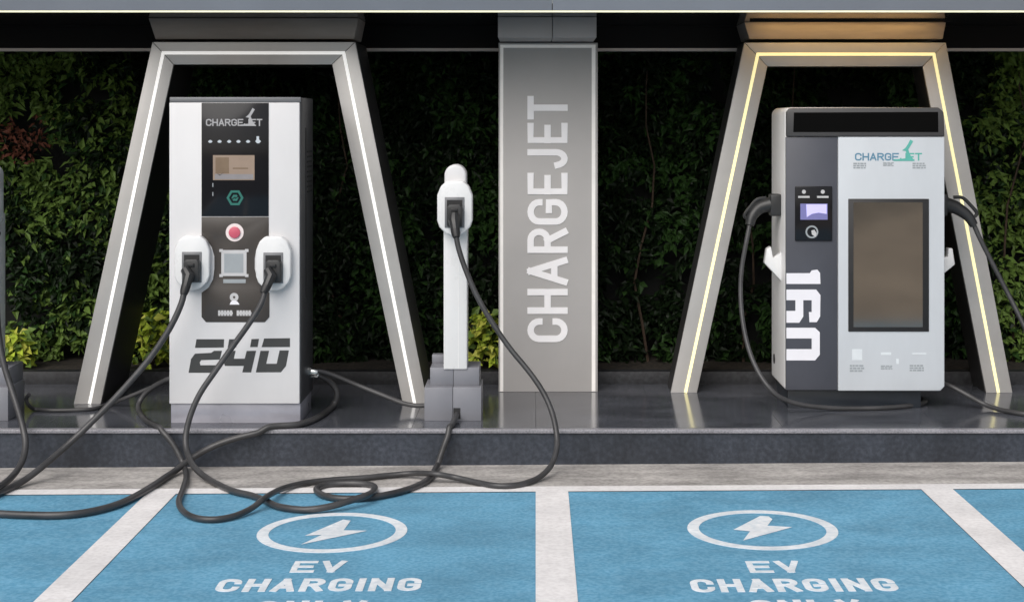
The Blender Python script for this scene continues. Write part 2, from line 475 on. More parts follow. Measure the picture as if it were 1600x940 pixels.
def cove(xa0, xa1, xb0, xb1, d, lit):
    """trapezoid header panel between a light frame and the soffit"""
    z1, z0 = SOF + .002, Z(61.5, d)
    mb = MB()
    mb.prism('cove', [(X(xa0, d), z1), (X(xb0, d), z1), (X(xb1, d), z0), (X(xa1, d), z0)], d, d + .45, .004)
    o = mb.build('cove_panel', can)
    if lit:
        mb = MB(); mb.box('cove_lamp', X(xa0 + 8, d), X(xb0 - 8, d), d - .20, d - .18, SOF - .006, SOF + .002)
        mb.build('cove_lamp', can, smooth=False)
        mb = MB(); mb.box('black_panel', X(xa0 + 2, d), X(xb0 - 2, d), d - .222, d - .214, SOF - .0095, SOF + .008)
        mb.build('cove_lip', can, smooth=False)
    return o
cove(232, 243, 560, 553, DL + .05, False)
cove(1163, 1171, 1478, 1473, DR + .05, True)
DP = 11.24
mb = MB(); mb.box('header_panel', X(778, 10.7), X(863, 10.7) - .002, 10.7, 11.30, H + 131 * 10.7 / F, SOF + .002, .003)
mb.box('header_panel', X(863, 10.7) + .002, X(932, 10.7), 10.7, 11.30, H + 131 * 10.7 / F, SOF + .002, .003)
mb.build('pillar_header', can)

# sign pillar
x0, x1 = X(779, DP), X(934, DP)
pil = thing('sign_pillar', 'grey pillar reading CHARGEJET upwards between two lit frames', 'pillar', ((x0 + x1) / 2, DP, PLAT))
zt = Z(67, DP)
mb = MB(); mb.box('pillar', x0, x1, DP, DP + .28, PLAT, zt, .004)
mb.build('column', pil)
e = .004
mb = MB()
mb.box('led_pillar', X(781.5, DP), X(786.5, DP), DP - e, DP + .002, PLAT + .003, Z(75, DP), .001, 1)
mb.box('led_pillar', X(924.5, DP), X(930.5, DP), DP - e, DP + .002, PLAT + .003, Z(75, DP), .001, 1)
mb.box('led_pillar', X(781.5, DP), X(930.5, DP), DP - e, DP + .002, Z(75, DP) + .0005, Z(70, DP), .001, 1)
mb.build('light_strip', pil)
mb = MB()
def pil_fn(a, b, h): return Vector((-b, DP - .001 - h, a))
for c, ya, yb in (('T', 150, 187), ('E', 192, 224), ('J', 233, 263), ('E', 270, 304), ('G', 311, 351), ('R', 357, 395), ('A', 402, 445), ('H', 451, 490), ('C', 497, 534)):
    letter(mb, 'letter', c, Z(yb, DP), Z(ya, DP), -X(887, DP), -X(824, DP), .047, pil_fn, .005)
mb.build('lettering', pil, ang=25)

# light frames
def light_frame(label, d, back, Lq, Rq, led, stripe):
    """Lq / Rq: outer top, outer bottom, inner bottom, inner top of each leg, in photo px at depth d"""
    cx = (Lq[0][0] + Rq[0][0]) / 2
    t = thing('light_frame', label, 'light frame', (X(cx, d), d, PLAT), 'tapered light frames')
    def q(p): return (X(p[0], d), max(PLAT, Z(p[1], d)))
    def member(name, poly):
        mb = MB()
        mb.prism('frame_face', poly, d, d + .03, .003)
        c = (sum(p[0] for p in poly) / len(poly), sum(p[1] for p in poly) / len(poly))
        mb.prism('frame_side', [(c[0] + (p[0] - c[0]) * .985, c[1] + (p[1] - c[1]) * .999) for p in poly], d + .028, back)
        return mb.build(name, t)
    g = .0035
    LL = [q(p) for p in Lq]; RR = [q(p) for p in Rq]
    member('leg', [LL[0], LL[1], LL[2], LL[3]])
    member('leg', [RR[0], RR[3], RR[2], RR[1]])
    member('header', [(LL[0][0] + g, LL[0][1]), (LL[3][0] + g, LL[3][1]), (RR[3][0] - g, RR[3][1]), (RR[0][0] - g, RR[0][1])])
    mb = MB()
    mb.strokes(led, [[q(p) for p in stripe]], .022, lambda a, b, h: Vector((a, d + .001 - h, b)), .005, cap=False)
    mb.build('light_strip', t, ang=20)
    return t
light_frame('trapezoid light frame around the white charger numbered 240, its strip white', DL, 11.42,
            [(238, 66), (115, 632), (157, 632), (271, 101)], [(555, 66), (668, 632), (629.5, 632), (519, 101)], 'led_cool',
            [(140, 630.5), (255, 83), (537, 83), (648, 630.5)])
light_frame('trapezoid light frame behind the charger numbered 160, its strip glowing yellow', DR, 11.55,
            [(1163, 67), (1048, 614), (1089, 614), (1199, 104)], [(1478, 67), (1582, 614), (1541, 614), (1442, 104)], 'led_warm',
            [(1071, 613), (1184, 85), (1459, 85), (1560, 613)])

# ================================================================== HEDGE AND PLANTS
def vnoise(seed, cell, x, z):
    r = np.random.default_rng(seed).random((64, 64))
    u, v = x / cell + 20.3, z / cell + 11.7
    i, j = np.floor(u).astype(int), np.floor(v).astype(int)
    f, g = u - i, v - j
    f, g = f * f * (3 - 2 * f), g * g * (3 - 2 * g)
    G = lambda a, b: r[a % 64, b % 64]
    return (G(i, j) * (1 - f) + G(i + 1, j) * f) * (1 - g) + (G(i, j + 1) * (1 - f) + G(i + 1, j + 1) * f) * g
def leaves(name, pos, L, W, droop, mats, idx, parent, out=1.0, seed=1, cup=.25):
    """one mesh of folded leaf blades: pos Nx3, L / W lengths and widths"""
    g = np.random.default_rng(seed)
    n = len(pos)
    a = np.stack([g.normal(0, .75, n), -np.abs(g.normal(.45, .4, n)) * out, -droop + g.normal(0, .55, n)], 1)
    a /= np.linalg.norm(a, axis=1)[:, None]
    up = np.stack([g.normal(0, .5, n), -np.abs(g.normal(.55, .35, n)), np.abs(g.normal(.75, .4, n))], 1)
    b = np.cross(a, up); b /= np.linalg.norm(b, axis=1)[:, None]
    nn = np.cross(b, a)
    L = L[:, None]; W = W[:, None]
    p0 = pos
    pl = pos + a * L * .42 + b * W * .5 + nn * W * cup
    pr = pos + a * L * .42 - b * W * .5 + nn * W * cup
    pm = pos + a * L * .45
    pt = pos + a * L - nn * L * .12
    V = np.stack([p0, pl, pt, pr, pm], 1).reshape(-1, 3)
    k = np.arange(n) * 5
    T = np.stack([np.stack([k, k + 1, k + 4], 1), np.stack([k + 1, k + 2, k + 4], 1), np.stack([k + 4, k + 2, k + 3], 1), np.stack([k, k + 4, k + 3], 1)], 1).reshape(-1, 3)
    me = bpy.data.meshes.new(name)
    Lc = WL[parent.name]
    me.from_pydata((V - np.array(Lc)).tolist(), [], T.tolist())
    for m in mats: me.materials.append(M[m])
    me.polygons.foreach_set('material_index', np.repeat(idx, 4).astype(np.int32))
    o = bpy.data.objects.new(name, me); COL.objects.link(o); o.parent = parent
    WL[o.name] = Lc
    return o

hedge = thing('hedge', 'tall dark green leafy hedge filling the back wall behind the frames', 'hedge', (0, 12.1, .315))
N = 60000
hx = rng.uniform(-5.6, 5.4, N); hz = rng.uniform(.33, 2.95, N)
bulge = .22 * (vnoise(3, .55, hx, hz) - .5) + .14 * (vnoise(4, .2, hx, hz) - .5)
hy = 12.13 - bulge + np.abs(rng.normal(0, .07, N))
keep = vnoise(5, .16, hx, hz) + .35 * vnoise(6, .45, hx, hz) > .36
hx, hy, hz = hx[keep], hy[keep], hz[keep]
n = len(hx)
# brighter light at the left end and far right painted in as lighter leaves
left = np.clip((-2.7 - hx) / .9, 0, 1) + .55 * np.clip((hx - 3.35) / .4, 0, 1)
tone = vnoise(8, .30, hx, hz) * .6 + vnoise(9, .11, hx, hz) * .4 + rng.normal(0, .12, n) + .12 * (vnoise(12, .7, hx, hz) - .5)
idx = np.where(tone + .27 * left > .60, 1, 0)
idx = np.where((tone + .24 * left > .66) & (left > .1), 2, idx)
rx, rz = X(28, 12), Z(215, 12)
redd = ((hx - rx) / .22) ** 2 + ((hz - rz) / .19) ** 2 + rng.normal(0, .3, n) < 1
red2 = ((hx - X(575, 12)) / .22) ** 2 + ((hz - Z(525, 12)) / .24) ** 2 + rng.normal(0, .35, n) < .45
isr = redd
g_ = ~isr
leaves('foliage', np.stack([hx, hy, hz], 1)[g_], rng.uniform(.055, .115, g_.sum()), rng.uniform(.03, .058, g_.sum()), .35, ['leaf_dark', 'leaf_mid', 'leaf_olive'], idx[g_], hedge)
o = leaves('red_foliage', np.stack([hx, hy - .03, hz], 1)[isr], rng.uniform(.04, .08, isr.sum()), rng.uniform(.02, .035, isr.sum()), .4, ['leaf_red', 'leaf_dark'], (rng.random(isr.sum()) > .7).astype(int), hedge, seed=3)
o['label'] = 'patches of reddish brown leaves'
for k in range(8):
    mb = MB()
    x = rng.uniform(-5, 5); pts = []
    for j in range(9):
        pts.append((x + .06 * math.sin(j * 1.3 + k), 12.16 + .03 * math.cos(j * 2 + k), .31 + j * .31)); x += rng.normal(0, .035)
    mb.tube('bark', pts, [.012 - .0009 * j for j in range(9)], 6)
    mb.build('stem', hedge)

def bright_plant(label, cx, d, w_, h_, n, seed):
    g = np.random.default_rng(seed)
    t = thing('leafy_plant', label, 'plant', (cx, d, .315), 'lime green plants in the planter')
    a = g.uniform(0, 2 * math.pi, n); r = np.sqrt(g.random(n))
    q = g.random(n) ** .8
    pos = np.stack([cx + w_ * r * np.cos(a) * (1 - .45 * q), d + .13 * r * np.sin(a), .34 + h_ * q], 1)
    leaves('foliage', pos, g.uniform(.07, .13, n), g.uniform(.045, .075, n), .15, ['leaf_lime', 'leaf_yellow', 'leaf_olive'], g.choice(3, n, p=[.5, .25, .25]), t, seed=seed)
    for k in range(5):
        mb = MB()
        an = g.uniform(0, 6.28)
        mb.tube('bark', [(cx, d, .31), (cx + w_ * .35 * math.cos(an), d + .05 * math.sin(an), .34 + h_ * .45), (cx + w_ * .6 * math.cos(an), d + .08 * math.sin(an), .33 + h_ * .85)], [.008, .006, .003], 6)
        mb.build('stem', t)
DQ = 11.83
bright_plant('bright lime plant growing just left of the charger numbered 240', X(238, DQ), DQ, .20, .38, 150, 11)
bright_plant('bright lime plant between the slim white post and the grey pillar', X(752, DQ), DQ, .15, .38, 130, 12)
bright_plant('bright lime plant at the left edge beside the cut off post', X(26, DQ), DQ, .16, .26, 95, 13)

# ================================================================== CHARGERS
def poly(pts, d): return [(X(x, d), Z(y, d)) for x, y in pts]
def scl(pts, ox, oy, k): return [(ox + x / k, oy + y / k) for x, y in pts]
JET = [(985, 310), (1050, 255), (1085, 200), (1128, 118), (1178, 148), (1140, 215), (1092, 290), (1112, 350), (1140, 410), (1205, 492), (830, 492), (830, 470), (1050, 445), (1062, 380), (1052, 320)]
POD = [(-13, -42), (13, -42), (22, -34), (27.5, -20), (27.5, 20), (24, 30), (14, 40), (6, 43), (-6, 43), (-14, 40), (-24, 30), (-27.5, 20), (-27.5, -20), (-22, -34)]
def pod(name, cx, cz, d_front, d_back, parent, s=10.0 / F):
    mb = MB()
    mb.prism('white_plastic', [(cx + a * s, cz - b * s) for a, b in POD], d_front, d_back, .012, 3)
    h = mb.build(name, parent)
    mb = MB()
    a, b0, b1 = 15.5 * s, cz + 17 * s, cz - 31 * s
    mb.box('trim_grey', cx - a, cx + a, d_front - .004, d_front + .004, b1, b0, .003)
    mb.box('black', cx - a + .014, cx + a - .014, d_front - .0055, d_front + .003, b1 + .014, b0 - .018, .001, 1)
    mb.build('socket', h)
    return h

# --- charger numbered 240
D1 = 10.05
xa, xb = X(264.5, D1), X(470, D1)
c1 = thing('charger', 'white charger with a black centre panel and the number 240', 'ev charger', ((xa + xb) / 2, D1 + .27, PLAT))
mb = MB(); mb.box('plinth', xa + .006, xb - .006, D1 + .02, 10.56, PLAT, Z(631, D1), .003)
mb.build('plinth', c1)
mb = MB(); mb.box('charcoal', xa + .002, xb, D1 + .016, 10.60, Z(631, D1) + .001, Z(152.5, D1), .006)
mb.box('trim_grey', xa + .001, xb - .001, D1 + .004, D1 + .03, Z(160, D1), Z(152, D1), .003)
mb.build('cabinet', c1)
mb = MB(); mb.box('black', xb - .001, xb + .004, D1 + .20, D1 + .23, Z(470, D1), Z(200, D1))
for k in range(9):
    mb.box('black', xb - .001, xb + .005, D1 + .28, D1 + .47, Z(240 + k * 8, D1), Z(237 + k * 8, D1), .001, 1)
mb.build('side_vent', c1)
mb = MB()
mb.box('white', xa, xb - .008, D1, D1 + .02, Z(630.5, D1), Z(160.5, D1), .005, 3)
mb.build('front_panel', c1)
mb = MB()
f1 = D1 - .004
mb.prism('gloss_black', poly([(315, 161), (420, 161), (420, 338), (315, 338)], D1), f1, D1 + .003, .002)
dp = mb.build('display_panel', c1)
mb = MB()
mb.prism('brown_panel', poly([(315, 339), (420, 339), (420, 371), (408, 379), (400, 391), (398, 404), (398, 420), (402, 436), (410, 449), (421, 457), (421, 495), (414, 503), (322, 503), (315, 495), (315, 457), (326, 449), (333, 436), (335, 420), (335, 400), (331, 386), (324, 376), (315, 371)], D1), f1, D1 + .003, .002)
sp = mb.build('service_panel', c1)
front = lambda d: (lambda a, b, h: Vector((a, d - h, b)))
mb = MB()
word(mb, 'ink_logo', 'CHARGEJET', X(322, D1), X(410, D1), Z(197, D1), Z(186, D1), .008, front(f1), .001, .12)
mb.prism('ink_logo', poly(scl(JET, 310, 160, 13.33), D1), f1 - .002, f1 + .001)
mb.build('lettering', dp, smooth=False)
mb = MB()
mb.bm.free()
for k, x in enumerate((329, 343.5, 358.5, 373, 388)):
    mb = MB()
    mb.prism('icon', poly([(x - 3.8, 221.2), (x - 1, 218.8), (x + 1.2, 219), (x + 3.4, 221.2), (x + 1, 223.4), (x - 1.6, 223.2)], D1), f1 - .0012, f1 + .001)
    mb.build('indicator_light', dp, smooth=False)
mb = MB()
mb.prism('icon', poly([(399, 221), (401, 218), (401, 213), (405, 213), (405, 218), (408, 221), (405, 224), (402, 224)], D1), f1 - .0012, f1 + .001)
mb.build('indicator_light', dp, smooth=False)
mb = MB()
mb.prism('lcd_tan', poly([(333, 242.5), (398, 242.5), (398, 281.5), (333, 281.5)], D1), f1 - .002, f1 + .001, .0008, 1)
mb.prism('lcd_brown', poly([(337, 246), (358, 246), (358, 271), (337, 271)], D1), f1 - .0028, f1)
mb.prism('lcd_grey', poly([(336, 272), (396, 272), (396, 280), (336, 280)], D1), f1 - .0028, f1)
mb.prism('lcd_brown', poly([(364, 262), (388, 262), (388, 264), (364, 264)], D1), f1 - .0029, f1)
mb.prism('ink_dark', poly([(339, 271), (344, 274.5), (351, 268.5), (344.5, 273)], D1), f1 - .0033, f1)
mb.build('screen', dp, smooth=False)
mb = MB()
mb.ring('green_ring', X(367.5, D1), Z(309, D1), 13.3 * D1 / F, 9.3 * D1 / F, f1 - .003, f1 + .001, 6, 0.0)
mb.disc('green_ring', X(367.5, D1), Z(309, D1), 5.5 * D1 / F, f1 - .002, f1 + .001, 6)
mb.strokes('gloss_black', [[(X(364, D1), Z(310.5, D1)), (X(367.5, D1), Z(308, D1)), (X(368, D1), Z(310, D1)), (X(371.5, D1), Z(307.5, D1))]], .006, front(f1 - .002), .0008)
mb.build('start_button', dp, ang=20)
for y in (286, 300):
    mb = MB(); mb.box('ink_grey', X(332, D1), X(333.5, D1), f1 - .001, f1 + .001, Z(y + 6, D1), Z(y, D1))
    mb.build('status_mark', dp, smooth=False)
mb = MB()
mb.ring('button_ring', X(367, D1), Z(363, D1), 14 * D1 / F, 9 * D1 / F, f1 - .004, f1 + .001, 36)
mb.disc('button_red', X(367, D1), Z(363, D1), 9 * D1 / F, f1 - .016, f1 + .001, 32, .004)
mb.build('stop_button', sp)
mb = MB()
mb.box('ink_pale', X(346, D1), X(385.5, D1), f1 - .0012, f1 + .001, Z(431, D1), Z(390.5, D1), .0005, 1)
mb.box('ink_grey', X(350.5, D1), X(380.5, D1), f1 - .0018, f1, Z(426, D1), Z(396, D1))
for a, b in ((345, 390), (385, 390), (345, 429), (385, 429)):
    mb.box('ink_pale', X(a - 2, D1), X(a + 3.5, D1), f1 - .0020, f1, Z(b + 3.5, D1), Z(b - 1, D1))
mb.box('ink_grey', X(349, D1), X(384, D1), f1 - .001, f1 + .001, Z(442, D1), Z(436, D1))
mb.build('sticker', sp, smooth=False)
mb = MB()
mb.ring('ink_pale', X(366, D1), Z(464, D1), 6.8 * D1 / F, 2.0 * D1 / F, f1 - .0012, f1 + .001, 20)
mb.prism('ink_white', poly([(359, 475.5), (361, 471), (364, 469), (368, 469), (371.5, 471), (374.5, 475.5)], D1), f1 - .0016, f1 + .001)
mb.build('card_symbol', sp, smooth=False)
for a, b in ((341, 364), (370, 393)):
    mb = MB()
    x = a
    while x < b:
        mb.box('ink_pale', X(x, D1), X(min(b, x + 3.6), D1), f1 - .001, f1 + .001, Z(493, D1), Z(484.5, D1)); x += 4.6
    mb.box('ink_pale', X(a, D1), X(b, D1), f1 - .0014, f1 + .001, Z(490.4, D1), Z(487.2, D1))
    mb.build('card_lettering', sp, smooth=False)
mb = MB()
N240 = [[(195, 130), (580, 130), (575, 245), (175, 250)],
        [(400, 318), (440, 290), (550, 290), (520, 412), (262, 420), (240, 452), (250, 490), (510, 490), (480, 595), (85, 595), (120, 405), (175, 330)],
        [(650, 130), (790, 130), (745, 245), (630, 245)], [(960, 128), (1065, 125), (1045, 238), (940, 238)],
        [(605, 290), (740, 290), (715, 400), (865, 400), (893, 292), (1025, 290), (955, 590), (832, 590), (853, 500), (590, 500), (577, 455)],
        [(1135, 120), (1495, 115), (1495, 238), (1100, 240)],
        [(1085, 290), (1205, 290), (1165, 470), (1310, 470), (1350, 285), (1480, 285), (1440, 500), (1370, 588), (1020, 590)]]
for pg in N240: mb.prism('ink_dark', poly(scl(pg, 285, 515, 8.89), D1), D1 - .0012, D1 + .001)
mb.build('number', c1, smooth=False)
PODF, S1 = D1 - .062, D1 / F
pod('holster', X(303, D1) , Z(409, D1), PODF, D1 + .005, c1)
pod('holster', X(429.5, D1), Z(410, D1), PODF, D1 + .005, c1)
mb = MB()
for y, z in ((10.44, Z(579, 10.48)), (10.50, Z(585, 10.48))):
    mb.tube('chrome', [(xb - .004, y, z), (xb + .012, y, z)], .034, 8)
    mb.tube('chrome', [(xb + .012, y, z), (xb + .04, y, z - .003), (xb + .055, y, z - .006)], [.027, .026, .022], 14)
mb.build('cable_gland', c1)

# --- charger numbered 160
D2 = 10.53
ya, yb = X(1227, D2), X(1475, D2)
c2 = thing('charger', 'pale charger with a tall dark screen and the number 160 on a slate strip', 'ev charger', ((ya + yb) / 2, D2 + .32, PLAT))
zb, zt2 = Z(610.5, D2), Z(168, D2)
mb = MB(); mb.box('plinth_dark', ya + .03, yb - .14, D2 + .075, 11.08, PLAT, zb + .002, .004)
mb.build('plinth', c2)
mb = MB()
mb.prism('side_grey', [(ya + .001, zb), (yb - .001, zb), (yb - .001, zt2 - .03), (yb - .03, zt2), (ya + .03, zt2), (ya + .001, zt2 - .03)], D2 + .02, 11.16, .022, 4)
mb.build('cabinet', c2)
f2 = D2
mb = MB()
mb.prism('visor', poly([(1228.5, 213.5), (1228.5, 175), (1234, 169), (1466, 168), (1474, 175), (1475.5, 213.5)], D2), f2 - .012, D2 + .03, .008, 3)
vis = mb.build('visor', c2)
mb = MB(); mb.prism('visor_glass', poly([(1239, 206.5), (1240, 176), (1465, 175), (1465.5, 206.5)], D2), f2 - .014, f2 - .005, .001, 1)
mb.build('visor_glass', vis)
mb = MB(); mb.box('strip', X(1228, D2), X(1308.5, D2), f2, D2 + .03, Z(609, D2), Z(214, D2) - .001, .004)
st = mb.build('side_strip', c2)
mb = MB(); mb.prism('cool_white', poly([(1309.5, 214), (1475.5, 214), (1475.5, 603), (1469, 610), (1309.5, 610)], D2), f2 - .006, D2 + .03, .005, 3)
dr = mb.build('door', c2)
fd = f2 - .006
mb = MB()
mb.box('black', X(1325, D2), X(1451, D2), fd - .006, fd + .002, Z(517.5, D2), Z(310.5, D2), .003)
scr = mb.build('screen', dr)
mb = MB(); mb.box('display', X(1333, D2), X(1441, D2), fd - .0075, fd, Z(510.5, D2), Z(316, D2), .0005, 1)
mb.build('display', scr, smooth=False)
mb = MB()
lg = lambda x, y: (1335.5 + (x - 322) * 1.19, 238.5 + (y - 186) * 1.19)
mb2 = MB()
a0, a1 = lg(322, 0)[0], lg(410, 0)[0]
word(mb2, 'ink_blue', 'CHARGE', X(a0, D2), X(a0 + (a1 - a0) * .655, D2), Z(251, D2), Z(239, D2), .010, front(fd), .001, .10)
word(mb2, 'ink_teal', 'JET', X(a0 + (a1 - a0) * .672, D2), X(a1, D2), Z(251, D2), Z(239, D2), .010, front(fd), .001, .10)
mb2.prism('ink_teal', poly([lg(*p) for p in scl(JET, 310, 160, 13.33)], D2), fd - .002, fd + .001)
mb2.build('lettering', dr, smooth=False)
mb.bm.free()
for x0_, x1_, y0_, y1_ in ((1333, 1353, 254, 264), (1379.5, 1396, 253.5, 260), (1425.5, 1446, 254, 264), (1327.5, 1350, 569, 581), (1376, 1394, 570, 577), (1421, 1443, 569, 580)):
    mb = MB()
    for r_ in range(3):
        zz0 = y0_ + (y1_ - y0_) * (r_ + .1) / 3; zz1 = y0_ + (y1_ - y0_) * (r_ + .8) / 3
        x = x0_
        while x < x1_ - 2:
            wd = rng.uniform(3, 7); mb.box('ink_grey', X(x, D2), X(min(x1_, x + wd), D2), fd - .001, fd + .001, Z(zz1, D2), Z(zz0, D2)); x += wd + 1
    mb.build('printed_note', dr, smooth=False)
for x0_, x1_, y0_, y1_ in ((1331, 1347, 545, 562), (1376, 1392, 550, 554), (1400, 1404, 560, 568), (1425, 1447, 551, 553)):
    mb = MB(); mb.box('ink_faint', X(x0_, D2), X(x1_, D2), fd - .001, fd + .001, Z(y1_, D2), Z(y0_, D2))
    mb.build('faint_mark', dr, smooth=False)
mb = MB()
N160 = [[(75, 95), (283, 95), (300, 70), (350, 63), (374, 92), (378, 190), (75, 190)],
        [(75, 240), (340, 240), (378, 290), (375, 480), (345, 530), (280, 530), (275, 440), (300, 440), (300, 335), (225, 335), (225, 480), (190, 535), (75, 535), (75, 430), (155, 430), (155, 335), (75, 335)],
        [(75, 580), (330, 580), (372, 620), (372, 820), (330, 870), (75, 870), (75, 770), (300, 770), (300, 675), (75, 675)]]
for pg in N160: mb.prism('ink_white', poly(scl(pg, 1215.6, 410, 5.7), D2), f2 - .0012, f2 + .001)
mb.build('number', st, smooth=False)
mb = MB()
mb.box('gloss_black', X(1242, D2), X(1300, D2), f2 - .014, f2 + .002, Z(376, D2), Z(291, D2), .006, 3)
tm = mb.build('card_terminal', st)
ft = f2 - .014
mb = MB()
mb.box('lcd_dim', X(1250, D2), X(1292.5, D2), ft - .0012, ft + .001, Z(343, D2), Z(318, D2), .0004, 1)
mb.prism('lcd_lilac', poly([(1259, 319), (1291, 319), (1291, 334), (1278, 332), (1268, 334), (1260, 339)], D2), ft - .002, ft)
mb.build('terminal_screen', tm, smooth=False)
for x in (1255.5, 1285):
    mb = MB()
    mb.disc('ink_pale', X(x, D2), Z(299.5, D2), 3.2 * D2 / F, ft - .001, ft + .001, 12)
    mb.box('ink_pale', X(x - 9, D2), X(x + 9, D2), ft - .001, ft + .001, Z(309, D2), Z(306, D2))
    mb.build('terminal_mark', tm, smooth=False)
mb = MB()
mb.ring('ink_grey', X(1268, D2), Z(362, D2), 10 * D2 / F, 7.5 * D2 / F, ft - .001, ft + .001, 20)
mb.prism('ink_pale', poly([(1267, 360), (1272, 358.5), (1275, 364), (1274, 370), (1268, 366)], D2), ft - .0016, ft)
mb.build('terminal_mark', tm, smooth=False)
mb = MB(); mb.tube('black', [(ya - .002, 11.02, Z(560, 11.02)), (ya + .03, 11.02, Z(560, 11.02))], .035, 16)
mb.build('side_port', c2)
for side in (-1, 1):
    sx_ = ya if side < 0 else yb
    o = lambda a: sx_ + side * a
    d = 10.76
    q = lambda y: Z(y, d)
    mb = MB()
    xs_ = sorted((o(-.004), o(.075)))
    mb.box('plug', xs_[0], xs_[1], d - .055, d + .055, q(337), q(303), .012, 3)
    if side > 0:
        x2 = sorted((o(-.002), o(.035)))
        mb.box('black', x2[0], x2[1], d - .06, d + .11, q(402), q(340), .006)
    mb.build('gun_dock', c2)
    mb = MB()
    pts = [(o(-.01), q(392)), (o(.055), q(402)), (o(.07), q(384)), (o(.10), q(388)), (o(.115), q(410)), (o(-.01), q(440))] if side < 0 else \
          [(o(-.01), q(404)), (o(.075), q(400)), (o(.08), q(387)), (o(.108), q(387)), (o(.125), q(412)), (o(-.01), q(437))]
    mb.prism('white_plastic', pts, d - .05, d + .03, .006)
    mb.build('cable_hook', c2)

# ================================================================== SLIM POSTS
PX = (707.5 - VX) * 10.15 / F
post = thing('charging_post', 'slim white charging post on grey boxes between the left frame and the pillar', 'charging post', (PX, 10.32, PLAT), 'slim white charging posts')
zl, zu = Z(605, 10.15), Z(574, 10.22)
mb = MB()
for a, b in ((-.188, -.0012), (.0012, .188)):
    mb.box('base_grey', PX + a, PX + b, 10.15, 10.48, PLAT, zl, .003)
mb.box('black', PX + .004, PX + .05, 10.1488, 10.16, PLAT + .012, PLAT + .085, .001, 1)
mb.build('base_box', post)
mb = MB()
for a, b in ((-.155, -.001), (.001, .172)):
    mb.box('base_grey', PX + a, PX + b, 10.22, 10.50, zl, zu, .003)
mb.box('base_grey', PX - .155, PX - .06, 10.42, 10.502, zu, Z(553, 10.45), .003)
mb.build('cable_box', post)
pc = PX + .014
hw = 18.5 * 10.21 / F
mb = MB()
mb.box('white_plastic', pc - hw, pc + hw, 10.208, 10.38, Z(577, 10.21), Z(335, 10.21), .008, 3)
rr = 17 * 10.2 / F; zc = Z(257, 10.2) - rr
dome = [(pc - rr, Z(352, 10.2))] + [(pc + rr * math.cos(R(a)), zc + rr * math.sin(R(a))) for a in range(180, -1, -12)] + [(pc + rr, Z(352, 10.2))]
mb.prism('white', dome, 10.19, 10.372, .014, 3)
mb.build('column', post)
mb = MB(); mb.box('side_grey', pc + .018, pc + .021, 10.2065, 10.21, Z(575, 10.21), Z(372, 10.21))
mb.build('column_seam', post)
pod('holster', pc, Z(325, 10.12), 10.12, 10.24, post, 10.12 / F)
post_b = copy_tree(post, (PX - 3.127, 10.32, PLAT), 'slim white charging post cut off by the left edge of the picture')

# ================================================================== CABLES
def gp(x, y, r, lift=0.0):
    """point of the forecourt seen at pixel (x, y), raised by the cable's own radius"""
    k = (x - VX) / F
    hh = r + .008 + lift
    d = (H - hh) / ((y - VY) / F + SLOPE * k)
    return P(x, y, d)
def pp(x, y, r): return P(x, y, (H - PLAT - r) * F / (y - VY))
def spline(pts, n=10):
    out = []
    Q = [pts[0] * 2 - pts[1]] + pts + [pts[-1] * 2 - pts[-2]]
    for k in range(1, len(Q) - 2):
        p0, p1, p2, p3 = Q[k - 1:k + 3]
        # centripetal-ish parametrisation keeps tight loops smooth
        for j in range(n):
            t = j / n
            out.append(.5 * ((2 * p1) + (p2 - p0) * t + (2 * p0 - 5 * p1 + 4 * p2 - p3) * t * t + (3 * p1 - p0 - 3 * p2 + p3) * t ** 3))
    out.append(pts[-1])
    for _ in range(3):
        out = [out[0]] + [(out[k - 1] + out[k] * 2 + out[k + 1]) / 4 for k in range(1, len(out) - 1)] + [out[-1]]
    return out
def cable(label, raw, r, plug=None, group='black charging cables'):
    pts = []
    for q in raw:
        if len(q) == 3 and q[2] == 'g': pts.append(gp(q[0], q[1], r))
        elif len(q) == 4: pts.append(gp(q[0], q[1], r, q[3]))
        elif q[2] == 'p': pts.append(pp(q[0], q[1], r))
        else: pts.append(P(*q))
    sp_ = spline(pts)
    for k, p in enumerate(sp_):                      # rest on whatever is below
        e = D_KERB - .018 - p.y                       # rounding over the nosing
        if e < r and p.y < D_BACK and p.z > PLAT - .08:
            p.z = max(p.z, PLAT + (r if e < 0 else math.sqrt(r * r - e * e)))
        p.z = max(p.z, gz(p.x) + .008 + r)
    for _ in range(4):
        sp_ = [sp_[0]] + [(sp_[k - 1] + sp_[k] * 2 + sp_[k + 1]) / 4 for k in range(1, len(sp_) - 1)] + [sp_[-1]]
    low = min(sp_, key=lambda p: p.z)
    mb = MB(); mb.tube('cable', sp_, r, 12)
    o = mb.build('charging_cable', loc=(sp_[0].x, sp_[0].y, low.z - r))
    tag(o, label, 'cable', group)
    if plug == 'socket':
        a, b = sp_[0], sp_[3]
        t = (a - b).normalized()
        return o, a, t
    return o, sp_[0], (sp_[0] - sp_[3]).normalized()
